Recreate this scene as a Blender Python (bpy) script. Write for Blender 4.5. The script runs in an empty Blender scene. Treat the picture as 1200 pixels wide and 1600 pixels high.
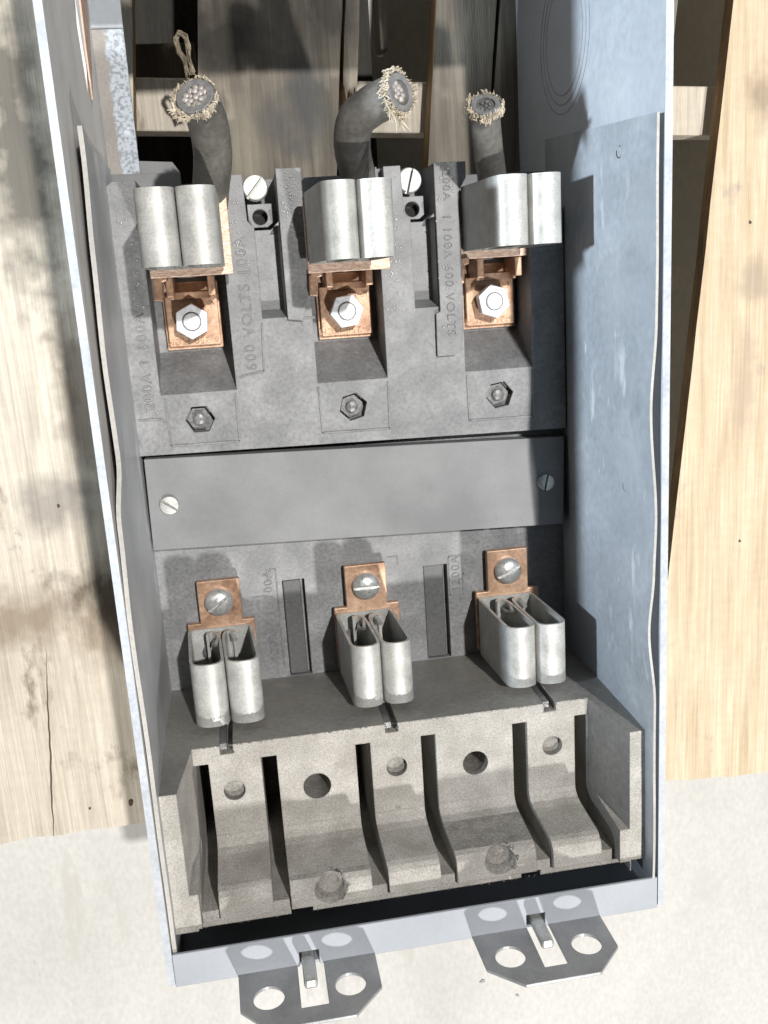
import bpy, bmesh, math, random
from mathutils import Vector, Matrix, noise as mnoise

# 1 Blender unit = 1 centimetre
S = bpy.context.scene
S.unit_settings.system = 'METRIC'; S.unit_settings.scale_length = 0.01
COL = S.collection
random.seed(7)
PI = math.pi

# ------------------------------------------------------------------ camera
cd = bpy.data.cameras.new('camera'); cam = bpy.data.objects.new('camera', cd); COL.objects.link(cam)
AX = ((0.985496583, -0.061750907, 0.158061094), (0.096787764, 0.969619804, -0.224654321), (-0.139386559, 0.236694445, 0.961533737))
cam.matrix_world = Matrix.Translation((4.748, 18.479, 43.037)) @ Matrix(AX).transposed().to_4x4()
cd.sensor_fit = 'VERTICAL'; cd.sensor_height = 24.0; cd.sensor_width = 18.0
cd.lens = 24.0 * 1448.0 / 1600.0; cd.clip_start = 0.5; cd.clip_end = 5000
S.camera = cam

# ------------------------------------------------------------------ light (a dim hall: one distant work lamp, one cooler lamp low on the left)
W = bpy.data.worlds.new('World'); S.world = W; W.use_nodes = True
W.node_tree.nodes['Background'].inputs[0].default_value = (1.0, 0.95, 0.88, 1)
W.node_tree.nodes['Background'].inputs[1].default_value = 0.03
def lamp(name, pos, target, size, power, color):
    l = bpy.data.lights.new(name, 'AREA'); l.shape = 'DISK'; l.size = size; l.energy = power; l.color = color
    o = bpy.data.objects.new(name, l); COL.objects.link(o)
    o.location = pos; o.rotation_euler = (Vector(target) - Vector(pos)).to_track_quat('-Z', 'Y').to_euler()
    return o
kc = Vector((10, 8, 2))
def toward(v, d): return kc + Vector(v).normalized() * d
lamp('hall_lamp_front', toward((0.192, -0.68, 1.0), 330), kc, 12.0, 8.8e5, (1.0, 0.975, 0.94))
lamp('hall_lamp_back', toward((0.185, 0.33, 1.0), 420), kc, 9.0, 1.78e6, (1.0, 0.965, 0.93))
sl = bpy.data.lights.new('cool_side_spot', 'SPOT'); sl.energy = 9.6e5; sl.color = (0.78, 0.89, 1.0); sl.spot_size = math.radians(27); sl.spot_blend = 1.0; sl.shadow_soft_size = 4.5
so = bpy.data.objects.new('cool_side_spot', sl); COL.objects.link(so); so.location = (-110, 30, 56.5)
so.rotation_euler = (Vector((20, 22.5, 6)) - Vector(so.location)).to_track_quat('-Z', 'Y').to_euler()

S.view_settings.view_transform = 'Standard'; S.view_settings.look = 'None'
S.view_settings.exposure = 0.0; S.view_settings.gamma = 1.0; S.view_settings.use_curve_mapping = False
S.render.engine = 'CYCLES'; S.cycles.max_bounces = 6; S.cycles.diffuse_bounces = 2; S.cycles.use_denoising = True

# ------------------------------------------------------------------ materials
def material(name, ramp, scale=0.4, stretch=(1, 1, 1), rot=0.0, rough=0.6, rough_var=0.1, metal=0.0, fine=0.12, fine_scale=6.0,
             bump=0.15, bump_scale=8.0, bump_dist=0.05, bevel=0.0, spec=0.5, detail=8.0, distort=0.0, spots=None, extra=None):
    m = bpy.data.materials.new(name); m.use_nodes = True
    nt = m.node_tree; N = nt.nodes; Lk = nt.links
    b = N['Principled BSDF']
    geo = N.new('ShaderNodeNewGeometry'); mp = N.new('ShaderNodeMapping')
    mp.inputs['Scale'].default_value = stretch; mp.inputs['Rotation'].default_value = (0, 0, rot)
    Lk.new(geo.outputs['Position'], mp.inputs['Vector'])
    oi = N.new('ShaderNodeObjectInfo'); off = N.new('ShaderNodeVectorMath'); off.operation = 'ADD'
    sc = N.new('ShaderNodeMath'); sc.operation = 'MULTIPLY'; sc.inputs[1].default_value = 37.0
    Lk.new(oi.outputs['Random'], sc.inputs[0]); Lk.new(mp.outputs[0], off.inputs[0]); Lk.new(sc.outputs[0], off.inputs[1])
    vec = off.outputs[0]
    n1 = N.new('ShaderNodeTexNoise'); n1.inputs['Scale'].default_value = scale; n1.inputs['Detail'].default_value = detail
    n1.inputs['Distortion'].default_value = distort
    Lk.new(vec, n1.inputs['Vector'])
    cr = N.new('ShaderNodeValToRGB'); e = cr.color_ramp.elements
    while len(e) < len(ramp): e.new(0.5)
    for k, (p, c) in enumerate(ramp): e[k].position = p; e[k].color = (c[0], c[1], c[2], 1)
    Lk.new(n1.outputs['Fac'], cr.inputs[0])
    n2 = N.new('ShaderNodeTexNoise'); n2.inputs['Scale'].default_value = fine_scale; n2.inputs['Detail'].default_value = 6
    Lk.new(vec, n2.inputs['Vector'])
    mr = N.new('ShaderNodeMapRange'); mr.inputs['From Min'].default_value = 0.3; mr.inputs['From Max'].default_value = 0.7
    mr.inputs['To Min'].default_value = 1 - fine; mr.inputs['To Max'].default_value = 1 + fine
    Lk.new(n2.outputs['Fac'], mr.inputs['Value'])
    mx = N.new('ShaderNodeVectorMath'); mx.operation = 'SCALE'
    Lk.new(cr.outputs[0], mx.inputs[0]); Lk.new(mr.outputs[0], mx.inputs['Scale'])
    colour = mx.outputs[0]
    if spots:   # (scale, threshold, colour, stretch): wear, soiling and painted glints, each with its own shape
        for (ss, th, scol, st) in spots:
            mp2 = N.new('ShaderNodeMapping'); mp2.inputs['Scale'].default_value = st; mp2.inputs['Rotation'].default_value = (0, 0, rot)
            Lk.new(geo.outputs['Position'], mp2.inputs['Vector'])
            n3 = N.new('ShaderNodeTexNoise'); n3.inputs['Scale'].default_value = ss; n3.inputs['Detail'].default_value = 7
            n3.inputs['Roughness'].default_value = 0.62
            Lk.new(mp2.outputs[0], n3.inputs['Vector'])
            r2 = N.new('ShaderNodeMapRange'); r2.inputs['From Min'].default_value = th; r2.inputs['From Max'].default_value = th + 0.07
            Lk.new(n3.outputs['Fac'], r2.inputs['Value'])
            mm = N.new('ShaderNodeMix'); mm.data_type = 'RGBA'
            Lk.new(r2.outputs[0], mm.inputs['Factor']); Lk.new(colour, mm.inputs[6]); mm.inputs[7].default_value = (*scol, 1)
            colour = mm.outputs[2]
    if extra: colour = extra(N, Lk, geo, colour)
    Lk.new(colour, b.inputs['Base Color'])
    rr = N.new('ShaderNodeMapRange'); rr.inputs['To Min'].default_value = rough - rough_var; rr.inputs['To Max'].default_value = rough + rough_var
    rr.inputs['From Min'].default_value = 0.3; rr.inputs['From Max'].default_value = 0.7
    Lk.new(n2.outputs['Fac'], rr.inputs['Value']); Lk.new(rr.outputs[0], b.inputs['Roughness'])
    b.inputs['Metallic'].default_value = metal
    b.inputs['Specular IOR Level'].default_value = spec
    n4 = N.new('ShaderNodeTexNoise'); n4.inputs['Scale'].default_value = bump_scale; n4.inputs['Detail'].default_value = 5
    Lk.new(vec, n4.inputs['Vector'])
    bp = N.new('ShaderNodeBump'); bp.inputs['Strength'].default_value = bump; bp.inputs['Distance'].default_value = bump_dist
    Lk.new(n4.outputs['Fac'], bp.inputs['Height'])
    if bevel:
        bv = N.new('ShaderNodeBevel'); bv.inputs['Radius'].default_value = bevel; bv.samples = 3
        Lk.new(bv.outputs[0], bp.inputs['Normal'])
    Lk.new(bp.outputs[0], b.inputs['Normal'])
    return m

def g(v, r=1.0, bl=1.0): return (v * r, v, v * bl)
MT = {}
MT['casting'] = material('dark_moulding', [(0.28, g(.165, .97, 1.03)), (0.5, g(.215, .98, 1.02)), (0.72, g(.285, .98, 1.01))], scale=.7, rough=.5, rough_var=.12,
    fine=.2, fine_scale=6, bump=.4, bump_scale=12, bump_dist=.05, bevel=.06, spots=[(10.0, .67, g(.5), (1, 1, 1)), (1.1, .66, g(.30, 1.03, .95), (1, .4, 1)), (2.5, .70, g(.36), (2.0, .25, 1))])  # finest pale spots are glints put into the colour; the rest dust and scratches
MT['gloss'] = material('glossy_varnish', [(0.3, g(.32)), (0.7, g(.45))], rough=.22, rough_var=.06, bump=.1)
MT['bar'] = material('dark_sheet', [(0.3, g(.17, .97, 1.03)), (0.7, g(.245, .98, 1.02))], scale=.35, rough=.62, fine=.1, fine_scale=14, bump=.25, bump_scale=22, bump_dist=.02,
    bevel=.04, spots=[(9.0, .70, g(.5), (1, 1, 1)), (2.0, .69, g(.30), (.25, 1.6, 1)), (.5, .66, g(.17, 1.02, .96), (1, 1, 1))])
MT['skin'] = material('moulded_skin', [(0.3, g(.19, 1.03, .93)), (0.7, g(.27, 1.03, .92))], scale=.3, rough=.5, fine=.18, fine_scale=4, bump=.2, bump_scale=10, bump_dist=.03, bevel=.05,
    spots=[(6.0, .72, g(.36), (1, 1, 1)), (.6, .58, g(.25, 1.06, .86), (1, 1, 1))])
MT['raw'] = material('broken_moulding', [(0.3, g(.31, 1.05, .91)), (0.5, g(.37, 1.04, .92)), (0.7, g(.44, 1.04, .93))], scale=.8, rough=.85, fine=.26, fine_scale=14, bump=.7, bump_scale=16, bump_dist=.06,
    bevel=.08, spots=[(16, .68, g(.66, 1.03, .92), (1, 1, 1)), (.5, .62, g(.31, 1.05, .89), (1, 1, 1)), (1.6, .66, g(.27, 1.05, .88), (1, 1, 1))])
MT['pit'] = material('recess_shade_moulding', [(0.3, g(.20, 1.04, .92)), (0.7, g(.30, 1.04, .92))], scale=1.5, rough=.85, fine=.3, fine_scale=9, bump=.6, bump_scale=10, bump_dist=.06)  # for dents and holes: shade put into the colour so they read sunk
MT['paint'] = material('grey_blue_paint', [(0.3, (.48, .52, .57)), (0.7, (.62, .66, .70))], scale=.16, rough=.42, fine=.06, fine_scale=3, bump=.08, bump_scale=5, bump_dist=.03,
    spots=[(.55, .66, (.72, .75, .78), (1, .5, 1))])
MT['liner'] = material('grey_liner', [(0.3, (.33, .365, .40)), (0.55, (.42, .455, .49)), (0.75, (.54, .575, .61))], scale=.2, rough=.4, fine=.08, fine_scale=3, bump=.1, bump_scale=5, bump_dist=.03,
    distort=.6, spots=[(.5, .60, (.62, .65, .68), (1, .35, 1)), (1.6, .67, (.72, .74, .76), (1, .4, 1)), (.3, .63, (.30, .33, .36), (1, .6, 1))])
MT['liner_bounce_lit'] = material('bounce_lit_liner', [(0.3, (.40, .41, .42)), (0.55, (.50, .51, .52)), (0.75, (.60, .61, .62))], scale=.2, rough=.42, fine=.08, fine_scale=3, bump=.1, bump_scale=5, bump_dist=.03,
    distort=.6, spots=[(.45, .60, (.70, .71, .72), (1, .3, 1)), (.8, .68, (.35, .355, .36), (1, .4, 1))])  # liner grey lightened to carry light bounced onto the left sheet
MT['liner_edge'] = material('cut_liner_edge', [(0.3, g(.38, 1.02, .95)), (0.7, g(.5, 1.02, .95))], rough=.7, bump_scale=20)
MT['rim'] = material('bare_rim', [(0.3, (.37, .40, .44)), (0.7, (.50, .53, .57))], scale=.8, rough=.45, fine=.1, bump=.15, bump_scale=9, spots=[(1.5, .66, (.45, .44, .42), (3, .5, 1))])
MT['endpaint'] = material('pale_grey_paint', [(0.3, (.33, .36, .40)), (0.7, (.40, .43, .47))], scale=.25, rough=.62, rough_var=.03, spec=.3, fine=.03, fine_scale=5, bump=.02, bump_scale=6, bump_dist=.03, bevel=.04,
    spots=[(2.2, .74, (.28, .28, .28), (.6, 2, 1))])
MT['tab'] = material('tab_steel', [(0.3, (.30, .31, .325)), (0.7, (.42, .43, .44))], scale=.8, rough=.42, fine=.08, bump=.12, bump_scale=7, bevel=.05, metal=.25)
def zinc_patch(N, Lk, geo, colour):   # bare zinc shows beyond a ragged edge about 4 mm from the bend
    sp = N.new('ShaderNodeSeparateXYZ'); Lk.new(geo.outputs['Position'], sp.inputs[0])
    n = N.new('ShaderNodeTexNoise'); n.inputs['Scale'].default_value = 2.6; n.inputs['Detail'].default_value = 7; n.inputs['Roughness'].default_value = .7; Lk.new(geo.outputs['Position'], n.inputs['Vector'])
    a = N.new('ShaderNodeMath'); a.operation = 'MULTIPLY_ADD'; Lk.new(n.outputs['Fac'], a.inputs[0]); a.inputs[1].default_value = .9; Lk.new(sp.outputs['X'], a.inputs[2])
    r = N.new('ShaderNodeMapRange'); r.inputs['From Min'].default_value = .86; r.inputs['From Max'].default_value = .98; Lk.new(a.outputs[0], r.inputs['Value'])
    n2 = N.new('ShaderNodeTexNoise'); n2.inputs['Scale'].default_value = 7; n2.inputs['Detail'].default_value = 6; Lk.new(geo.outputs['Position'], n2.inputs['Vector'])
    cr = N.new('ShaderNodeValToRGB'); e = cr.color_ramp.elements; e[0].position = .38; e[0].color = (.24, .27, .30, 1); e[1].position = .54; e[1].color = (.47, .52, .58, 1); Lk.new(n2.outputs['Fac'], cr.inputs[0])
    mm = N.new('ShaderNodeMix'); mm.data_type = 'RGBA'; Lk.new(r.outputs[0], mm.inputs['Factor']); Lk.new(colour, mm.inputs[6]); Lk.new(cr.outputs[0], mm.inputs[7]); return mm.outputs[2]
MT['zinc'] = material('patchy_zinc', [(0.3, (.25, .235, .215)), (0.6, (.31, .29, .265))], scale=.6, rough=.55, fine=.15, fine_scale=7, bump=.2, bump_scale=9, extra=zinc_patch)
MT['tin'] = material('tinned_clip', [(0.3, (.37, .375, .355)), (0.55, (.46, .465, .445)), (0.75, (.54, .545, .52))], scale=1.3, rough=.47, rough_var=.08, fine=.13, fine_scale=12, bump=.16, bump_scale=14, bump_dist=.025, spec=.5, metal=.3,
    spots=[(3.0, .71, (.32, .31, .28), (1, 1, 1)), (.9, .62, (.47, .465, .44), (1, .5, 1))])
MT['steel'] = material('screw_steel', [(0.3, (.50, .51, .50)), (0.7, (.66, .67, .66))], scale=1.5, rough=.35, fine=.12, bump=.12, bump_scale=14, metal=.6, bevel=.03)
MT['white_nut'] = material('zinc_nut', [(0.3, (.74, .77, .80)), (0.7, (.84, .87, .9))], scale=1.5, rough=.35, fine=.06, bump=.1, metal=.2, bevel=.04)
MT['dark_nut'] = material('blackened_nut', [(0.3, g(.13)), (0.7, g(.2))], scale=1.5, rough=.4, fine=.2, bump=.3, metal=.3, bevel=.04)
MT['copper'] = material('bare_copper', [(0.3, (.34, .20, .13)), (0.5, (.52, .335, .225)), (0.75, (.66, .46, .33))], scale=.9, rough=.42, rough_var=.1, fine=.15, fine_scale=6, bump=.2, bump_scale=12, bump_dist=.02,
    metal=.45, bevel=.05, spots=[(1.2, .64, (.24, .14, .09), (1, 1, 1)), (5, .7, (.18, .11, .08), (1, 1, 1))])
MT['copper_cut'] = material('sawn_copper', [(0.35, (.50, .34, .25)), (0.65, (.72, .55, .44))], scale=3.5, stretch=(1, 3.2, 1), rot=.7, rough=.45, fine=.1, bump=.4, bump_scale=8, metal=.3)
MT['cable'] = material('rubber_jacket', [(0.3, g(.09, 1.06, .90)), (0.7, g(.155, 1.05, .90))], scale=.8, rough=.6, fine=.2, fine_scale=5, bump=.15, bump_scale=5, bump_dist=.04,
    spots=[(2.2, .68, g(.2, 1.04, .9), (1, 1, 1))])
MT['insul'] = material('grey_insulation', [(0.3, g(.15)), (0.7, g(.22))], scale=2, rough=.6, fine=.15, bump=.3, bump_scale=9)
MT['strand'] = material('cut_strand', [(0.3, (.36, .34, .32)), (0.7, (.58, .545, .51))], scale=3, rough=.45, metal=.3, bump=.4, bump_scale=16)
MT['fibre'] = material('jute_fibre', [(0.3, (.42, .36, .27)), (0.7, (.66, .60, .49))], scale=3, rough=.9, bump=.1)
MT['dull_fibre'] = material('dirty_fibre', [(0.3, (.20, .16, .11)), (0.7, (.42, .36, .27))], scale=3, rough=.9, bump=.1)
MT['hole'] = material('dark_hole', [(0.3, g(.015)), (0.7, g(.02))], rough=.8)
MT['recess_shade'] = material('shaded_recess_fill', [(0.3, g(.085, .98, 1.0)), (0.7, g(.12, .98, 1.0))], rough=.5, fine=.15, bump=.2, spots=[(9.0, .72, g(.35), (1, 1, 1))])
MT['left_wall_paint'] = material('warm_grey_paint', [(0.3, (.62, .60, .57)), (0.7, (.74, .72, .69))], scale=.35, stretch=(1, .3, 1), rough=.5, fine=.06, fine_scale=3, bump=.1, bump_scale=5, bump_dist=.03,
    spots=[(.6, .64, (.50, .49, .475), (1, .3, 1))])  # wall paint, paler and warmer than on the opposite wall
MT['groove'] = material('groove_grey', [(0.3, (.26, .27, .28)), (0.7, (.38, .39, .40))], scale=.8, rough=.7)
MT['rusty'] = material('rusty_pit', [(0.3, (.07, .045, .03)), (0.7, (.12, .08, .05))], rough=.9)
MT['rust'] = material('primer_edge', [(0.3, (.42, .28, .20)), (0.7, (.56, .40, .30))], scale=2, rough=.6)
def wood(name, c, rot=-.105, spots=None, sc=.55, bump=.5, stain_shade=()):
    def grain(N, Lk, geo, colour):
        for (sx, sy, lo, hi, scl) in ((9.0, .16, .84, 1.12, 1.0), (34.0, .5, .945, 1.04, 1.0), (.9, 2.3, .96, 1.03, 1.0)):
            mp = N.new('ShaderNodeMapping'); mp.inputs['Scale'].default_value = (sx, sy, 3); mp.inputs['Rotation'].default_value = (0, 0, rot)
            Lk.new(geo.outputs['Position'], mp.inputs['Vector'])
            n = N.new('ShaderNodeTexNoise'); n.inputs['Scale'].default_value = scl; n.inputs['Detail'].default_value = 5; n.inputs['Distortion'].default_value = .25
            Lk.new(mp.outputs[0], n.inputs['Vector'])
            r = N.new('ShaderNodeMapRange'); r.inputs['From Min'].default_value = .3; r.inputs['From Max'].default_value = .7
            r.inputs['To Min'].default_value = lo; r.inputs['To Max'].default_value = hi
            Lk.new(n.outputs['Fac'], r.inputs['Value'])
            v = N.new('ShaderNodeVectorMath'); v.operation = 'SCALE'; Lk.new(colour, v.inputs[0]); Lk.new(r.outputs[0], v.inputs['Scale']); colour = v.outputs[0]
        for (cx, cy, rx, ry, col, amt) in stain_shade:   # placed patches of soiling and painted shade on the plank
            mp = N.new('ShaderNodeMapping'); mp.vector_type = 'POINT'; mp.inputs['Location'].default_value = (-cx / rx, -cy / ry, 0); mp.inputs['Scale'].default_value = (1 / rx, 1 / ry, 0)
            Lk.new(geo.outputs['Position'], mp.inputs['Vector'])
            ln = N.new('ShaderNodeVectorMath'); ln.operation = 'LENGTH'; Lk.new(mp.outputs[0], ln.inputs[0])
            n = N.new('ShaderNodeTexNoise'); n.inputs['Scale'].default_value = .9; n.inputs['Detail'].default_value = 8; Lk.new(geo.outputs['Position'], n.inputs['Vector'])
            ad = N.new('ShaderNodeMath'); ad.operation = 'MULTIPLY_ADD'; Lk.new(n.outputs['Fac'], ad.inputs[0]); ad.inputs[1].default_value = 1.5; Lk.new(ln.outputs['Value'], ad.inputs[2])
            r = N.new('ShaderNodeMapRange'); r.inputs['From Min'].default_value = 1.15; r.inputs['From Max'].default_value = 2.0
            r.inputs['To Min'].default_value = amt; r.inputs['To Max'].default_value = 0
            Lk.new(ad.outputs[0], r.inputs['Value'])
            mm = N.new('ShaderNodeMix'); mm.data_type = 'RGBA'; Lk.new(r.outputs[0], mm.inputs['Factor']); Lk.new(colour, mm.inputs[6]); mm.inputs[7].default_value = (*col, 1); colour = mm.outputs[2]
        return colour
    return material(name, [(0.28, c[0]), (0.5, c[1]), (0.72, c[2])], scale=sc, stretch=(3.0, .22, 2.0), rot=rot, rough=.82, fine=.06, fine_scale=9, bump=bump, bump_scale=6.0,
                    bump_dist=.06, detail=10, distort=.5, spots=spots, extra=grain)
ROT = .105
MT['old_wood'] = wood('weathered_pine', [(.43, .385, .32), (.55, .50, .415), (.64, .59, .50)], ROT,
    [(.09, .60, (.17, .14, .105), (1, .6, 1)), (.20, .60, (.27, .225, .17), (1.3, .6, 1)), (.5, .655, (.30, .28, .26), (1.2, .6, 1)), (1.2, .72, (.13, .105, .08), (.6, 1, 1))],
    stain_shade=((-4.6, 26, 1.8, 7, (.07, .065, .055), .85), (-8.2, 30, 1.6, 4, (.08, .075, .065), .8), (-3.2, 14, 1.4, 5, (.17, .13, .095), .7), (-8.0, 2.5, 3.2, 1.6, (.20, .15, .10), .7), (-3.0, 1.0, 2.6, 2.0, (.25, .19, .13), .6), (-5.5, 8.5, 2.2, 1.6, (.22, .205, .185), .7)))  # dark patches along the box wall paint its shade; brown ones are soiling
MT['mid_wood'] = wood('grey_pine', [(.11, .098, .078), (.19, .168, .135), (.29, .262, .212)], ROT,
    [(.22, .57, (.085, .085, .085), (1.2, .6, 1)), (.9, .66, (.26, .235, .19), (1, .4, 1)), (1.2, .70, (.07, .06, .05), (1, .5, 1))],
    stain_shade=((9.3, 27.3, 1.2, 2.6, (.09, .095, .10), .75), (5.6, 30.5, 2.2, 1.9, (.045, .04, .035), .85), (10.6, 31.5, 1.6, 1.8, (.06, .055, .05), .8), (6.2, 25.5, 1.2, 2.2, (.33, .30, .23), .5), (7.6, 26.6, 1.0, 1.2, (.10, .10, .10), .6)))  # dark patches put shade into the grimy wood's colour, the pale one light
MT['dark_wood'] = wood('dark_pine', [(.06, .045, .03), (.09, .07, .05), (.12, .095, .07)], ROT)
MT['gap_shade'] = wood('painted_gap_shade', [(.022, .021, .017), (.032, .03, .024), (.045, .042, .034)], ROT)  # near-black colour that stands for shade in the pallet gaps
MT['new_wood'] = wood('yellow_pine', [(.55, .44, .30), (.655, .54, .385), (.73, .625, .475)], ROT,
    [(.30, .62, (.50, .42, .34), (1, .7, 1)), (.9, .72, (.36, .29, .22), (1, .8, 1))],
    stain_shade=((33.6, 27, 1.0, 1.6, (.28, .22, .16), .7), (32.9, 12, .7, 4, (.42, .34, .27), .5), (33.4, 17.5, 1.0, 1.2, (.36, .30, .24), .6)))
MT['edge_wood'] = wood('sawn_edge_pine', [(.14, .085, .035), (.26, .165, .075), (.38, .26, .14)], ROT)
MT['end_wood'] = material('end_grain', [(0.3, (.55, .44, .27)), (0.7, (.74, .64, .46))], scale=.8, stretch=(9, .6, 1), rot=ROT, rough=.85, bump=.7, bump_scale=9, fine=.2)
MT['concrete'] = material('concrete', [(0.3, (.50, .498, .475)), (0.5, (.57, .568, .545)), (0.75, (.63, .628, .61))], scale=.07, rough=.9, fine=.07, fine_scale=3.2, bump=.25, bump_scale=3.0, bump_dist=.06,
    stretch=(1, .6, 1), spots=[(.30, .60, (.50, .495, .465), (1, .18, 1)), (.8, .70, (.42, .41, .385), (1, .4, 1)), (4.0, .74, (.34, .33, .30), (1, 1, 1)), (.12, .62, (.53, .53, .51), (1, 1, 1))])

# ------------------------------------------------------------------ mesh helpers
class MB:
    def __init__(s): s.v = []; s.f = []; s.mi = []
    def add(s, vs, fs, mi=0):
        o = len(s.v); s.v += [tuple(v) for v in vs]; s.f += [tuple(i + o for i in f) for f in fs]; s.mi += [mi] * len(fs); return s
    def hexa(s, p, mi=0):  # p: 4 bottom (ccw from above) + 4 top
        return s.add(p, [(3, 2, 1, 0), (4, 5, 6, 7), (0, 1, 5, 4), (1, 2, 6, 5), (2, 3, 7, 6), (3, 0, 4, 7)], mi)
    def box(s, x0, x1, y0, y1, z0, z1, mi=0):
        return s.hexa([(x0, y0, z0), (x1, y0, z0), (x1, y1, z0), (x0, y1, z0), (x0, y0, z1), (x1, y0, z1), (x1, y1, z1), (x0, y1, z1)], mi)
    def prism(s, poly, a, b, axis='z', mi=0):  # poly 2d, extruded from a to b
        n = len(poly)
        def P(u, v, w):
            return {'z': (u, v, w), 'y': (u, w, v), 'x': (w, u, v)}[axis]
        vs = [P(u, v, a) for u, v in poly] + [P(u, v, b) for u, v in poly]
        fs = [tuple(range(n - 1, -1, -1)), tuple(range(n, 2 * n))] + [(i, (i + 1) % n, (i + 1) % n + n, i + n) for i in range(n)]
        return s.add(vs, fs, mi)
    def cyl(s, cx, cy, z0, z1, r, n=24, r1=None, rot=0, mi=0):
        r1 = r if r1 is None else r1
        vs = [(cx + r * math.cos(rot + 2 * PI * i / n), cy + r * math.sin(rot + 2 * PI * i / n), z0) for i in range(n)]
        vs += [(cx + r1 * math.cos(rot + 2 * PI * i / n), cy + r1 * math.sin(rot + 2 * PI * i / n), z1) for i in range(n)]
        return s.add(vs, [tuple(range(n - 1, -1, -1)), tuple(range(n, 2 * n))] + [(i, (i + 1) % n, (i + 1) % n + n, i + n) for i in range(n)], mi)
    def lathe(s, cx, cy, prof, n=28, mi=0):  # prof: (r, z) from outside bottom to centre top
        vs = []; fs = []
        for r, z in prof: vs += [(cx + r * math.cos(2 * PI * i / n), cy + r * math.sin(2 * PI * i / n), z) for i in range(n)]
        for k in range(len(prof) - 1):
            for i in range(n): fs.append((k * n + i, k * n + (i + 1) % n, (k + 1) * n + (i + 1) % n, (k + 1) * n + i))
        fs.append(tuple(range((len(prof) - 1) * n, len(prof) * n))); fs.append(tuple(range(n - 1, -1, -1)))
        return s.add(vs, fs, mi)
    def tube(s, pts, rad, n=16, cap=True, mi=0):
        pts = [Vector(p) for p in pts]; m = len(pts)
        rad = rad if isinstance(rad, (list, tuple)) else [rad] * m
        vs = []; fs = []; up = None
        for i, p in enumerate(pts):
            t = (pts[min(i + 1, m - 1)] - pts[max(i - 1, 0)]).normalized()
            if up is None:
                up = t.cross(Vector((0.3, 0.2, 1)) if abs(t.z) < .9 else Vector((1, 0, 0))).normalized()
            up = (up - t * up.dot(t)).normalized(); w = t.cross(up)
            vs += [tuple(p + (up * math.cos(2 * PI * k / n) + w * math.sin(2 * PI * k / n)) * rad[i]) for k in range(n)]
        for i in range(m - 1):
            for k in range(n): fs.append((i * n + k, i * n + (k + 1) % n, (i + 1) * n + (k + 1) % n, (i + 1) * n + k))
        if cap: fs += [tuple(range(n - 1, -1, -1)), tuple(range((m - 1) * n, m * n))]
        return s.add(vs, fs, mi)
    def mesh(s, name):
        me = bpy.data.meshes.new(name); me.from_pydata(s.v, [], s.f); me.update()
        for p, k in zip(me.polygons, s.mi): p.material_index = k
        return me
def recalc(me):
    bm = bmesh.new(); bm.from_mesh(me); bmesh.ops.recalc_face_normals(bm, faces=bm.faces); bm.to_mesh(me); bm.free()
def thing(name, label, cat, loc=(0, 0, 0), group=None):
    o = bpy.data.objects.new(name, None); COL.objects.link(o); o.location = loc; o['label'] = label; o['category'] = cat
    o.empty_display_size = 1
    if group: o['group'] = group
    return o
def worldpos(o):
    p = Vector(o.location)
    while o.parent: o = o.parent; p += Vector(o.location)
    return p
def part(name, mb, mats, parent=None, smooth=None, bevel=0, label=None, kind=None, origin=None):
    me = mb.mesh(name) if isinstance(mb, MB) else mb
    if isinstance(mb, MB): recalc(me)
    base = worldpos(parent) if parent else Vector((0, 0, 0))
    c = Vector(origin) if origin else Vector([sum(co) / len(me.vertices) for co in zip(*[v.co for v in me.vertices])])
    me.transform(Matrix.Translation(-c))
    o = bpy.data.objects.new(name, me); COL.objects.link(o)
    if parent: o.parent = parent
    o.location = c - base
    for m in (mats if isinstance(mats, (list, tuple)) else [mats]): me.materials.append(MT[m])
    if smooth is not None:
        me.shade_smooth() if smooth >= 180 else None
        if smooth < 180:
            me.shade_smooth()
            bm = bmesh.new(); bm.from_mesh(me)
            for e in bm.edges:
                e.smooth = not (len(e.link_faces) == 2 and e.calc_face_angle(0) > math.radians(smooth))
            bm.to_mesh(me); bm.free()
    if bevel:
        b = o.modifiers.new('bevel', 'BEVEL'); b.width = bevel; b.segments = 2; b.limit_method = 'ANGLE'; b.angle_limit = math.radians(40)
    if label: o['label'] = label
    if kind: o['kind'] = kind
    return o
def boolean(base, cutters, add=()):
    tmp = []
    def mk(mb):
        me = mb.mesh('tmp'); recalc(me); o = bpy.data.objects.new('tmp', me); COL.objects.link(o); tmp.append(o); return o
    o = mk(base)
    for op, lst in (('UNION', add), ('DIFFERENCE', cutters)):
        for c in lst:
            m = o.modifiers.new('b', 'BOOLEAN'); m.operation = op; m.solver = 'EXACT'; m.object = mk(c)
    dg = bpy.context.evaluated_depsgraph_get(); dg.update()
    me = bpy.data.meshes.new_from_object(o.evaluated_get(dg))
    for t in tmp:
        d = t.data; bpy.data.objects.remove(t); bpy.data.meshes.remove(d)
    me.materials.clear()
    return me
def text_mesh(s, x, y, z, size, ang, depth=.03, align='LEFT'):
    cu = bpy.data.curves.new('t', 'FONT'); cu.body = s; cu.size = size; cu.extrude = depth; cu.align_x = align; cu.align_y = 'CENTER'; cu.resolution_u = 3
    cu.space_character = 1.2; cu.bevel_depth = .01; cu.offset = -.013
    o = bpy.data.objects.new('t', cu); COL.objects.link(o)
    dg = bpy.context.evaluated_depsgraph_get(); dg.update()
    me = bpy.data.meshes.new_from_object(o.evaluated_get(dg))
    me.transform(Matrix.Translation((x, y, z)) @ Matrix.Rotation(ang, 4, 'Z'))
    bpy.data.objects.remove(o); bpy.data.curves.remove(cu); me.materials.clear()
    return me
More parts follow.
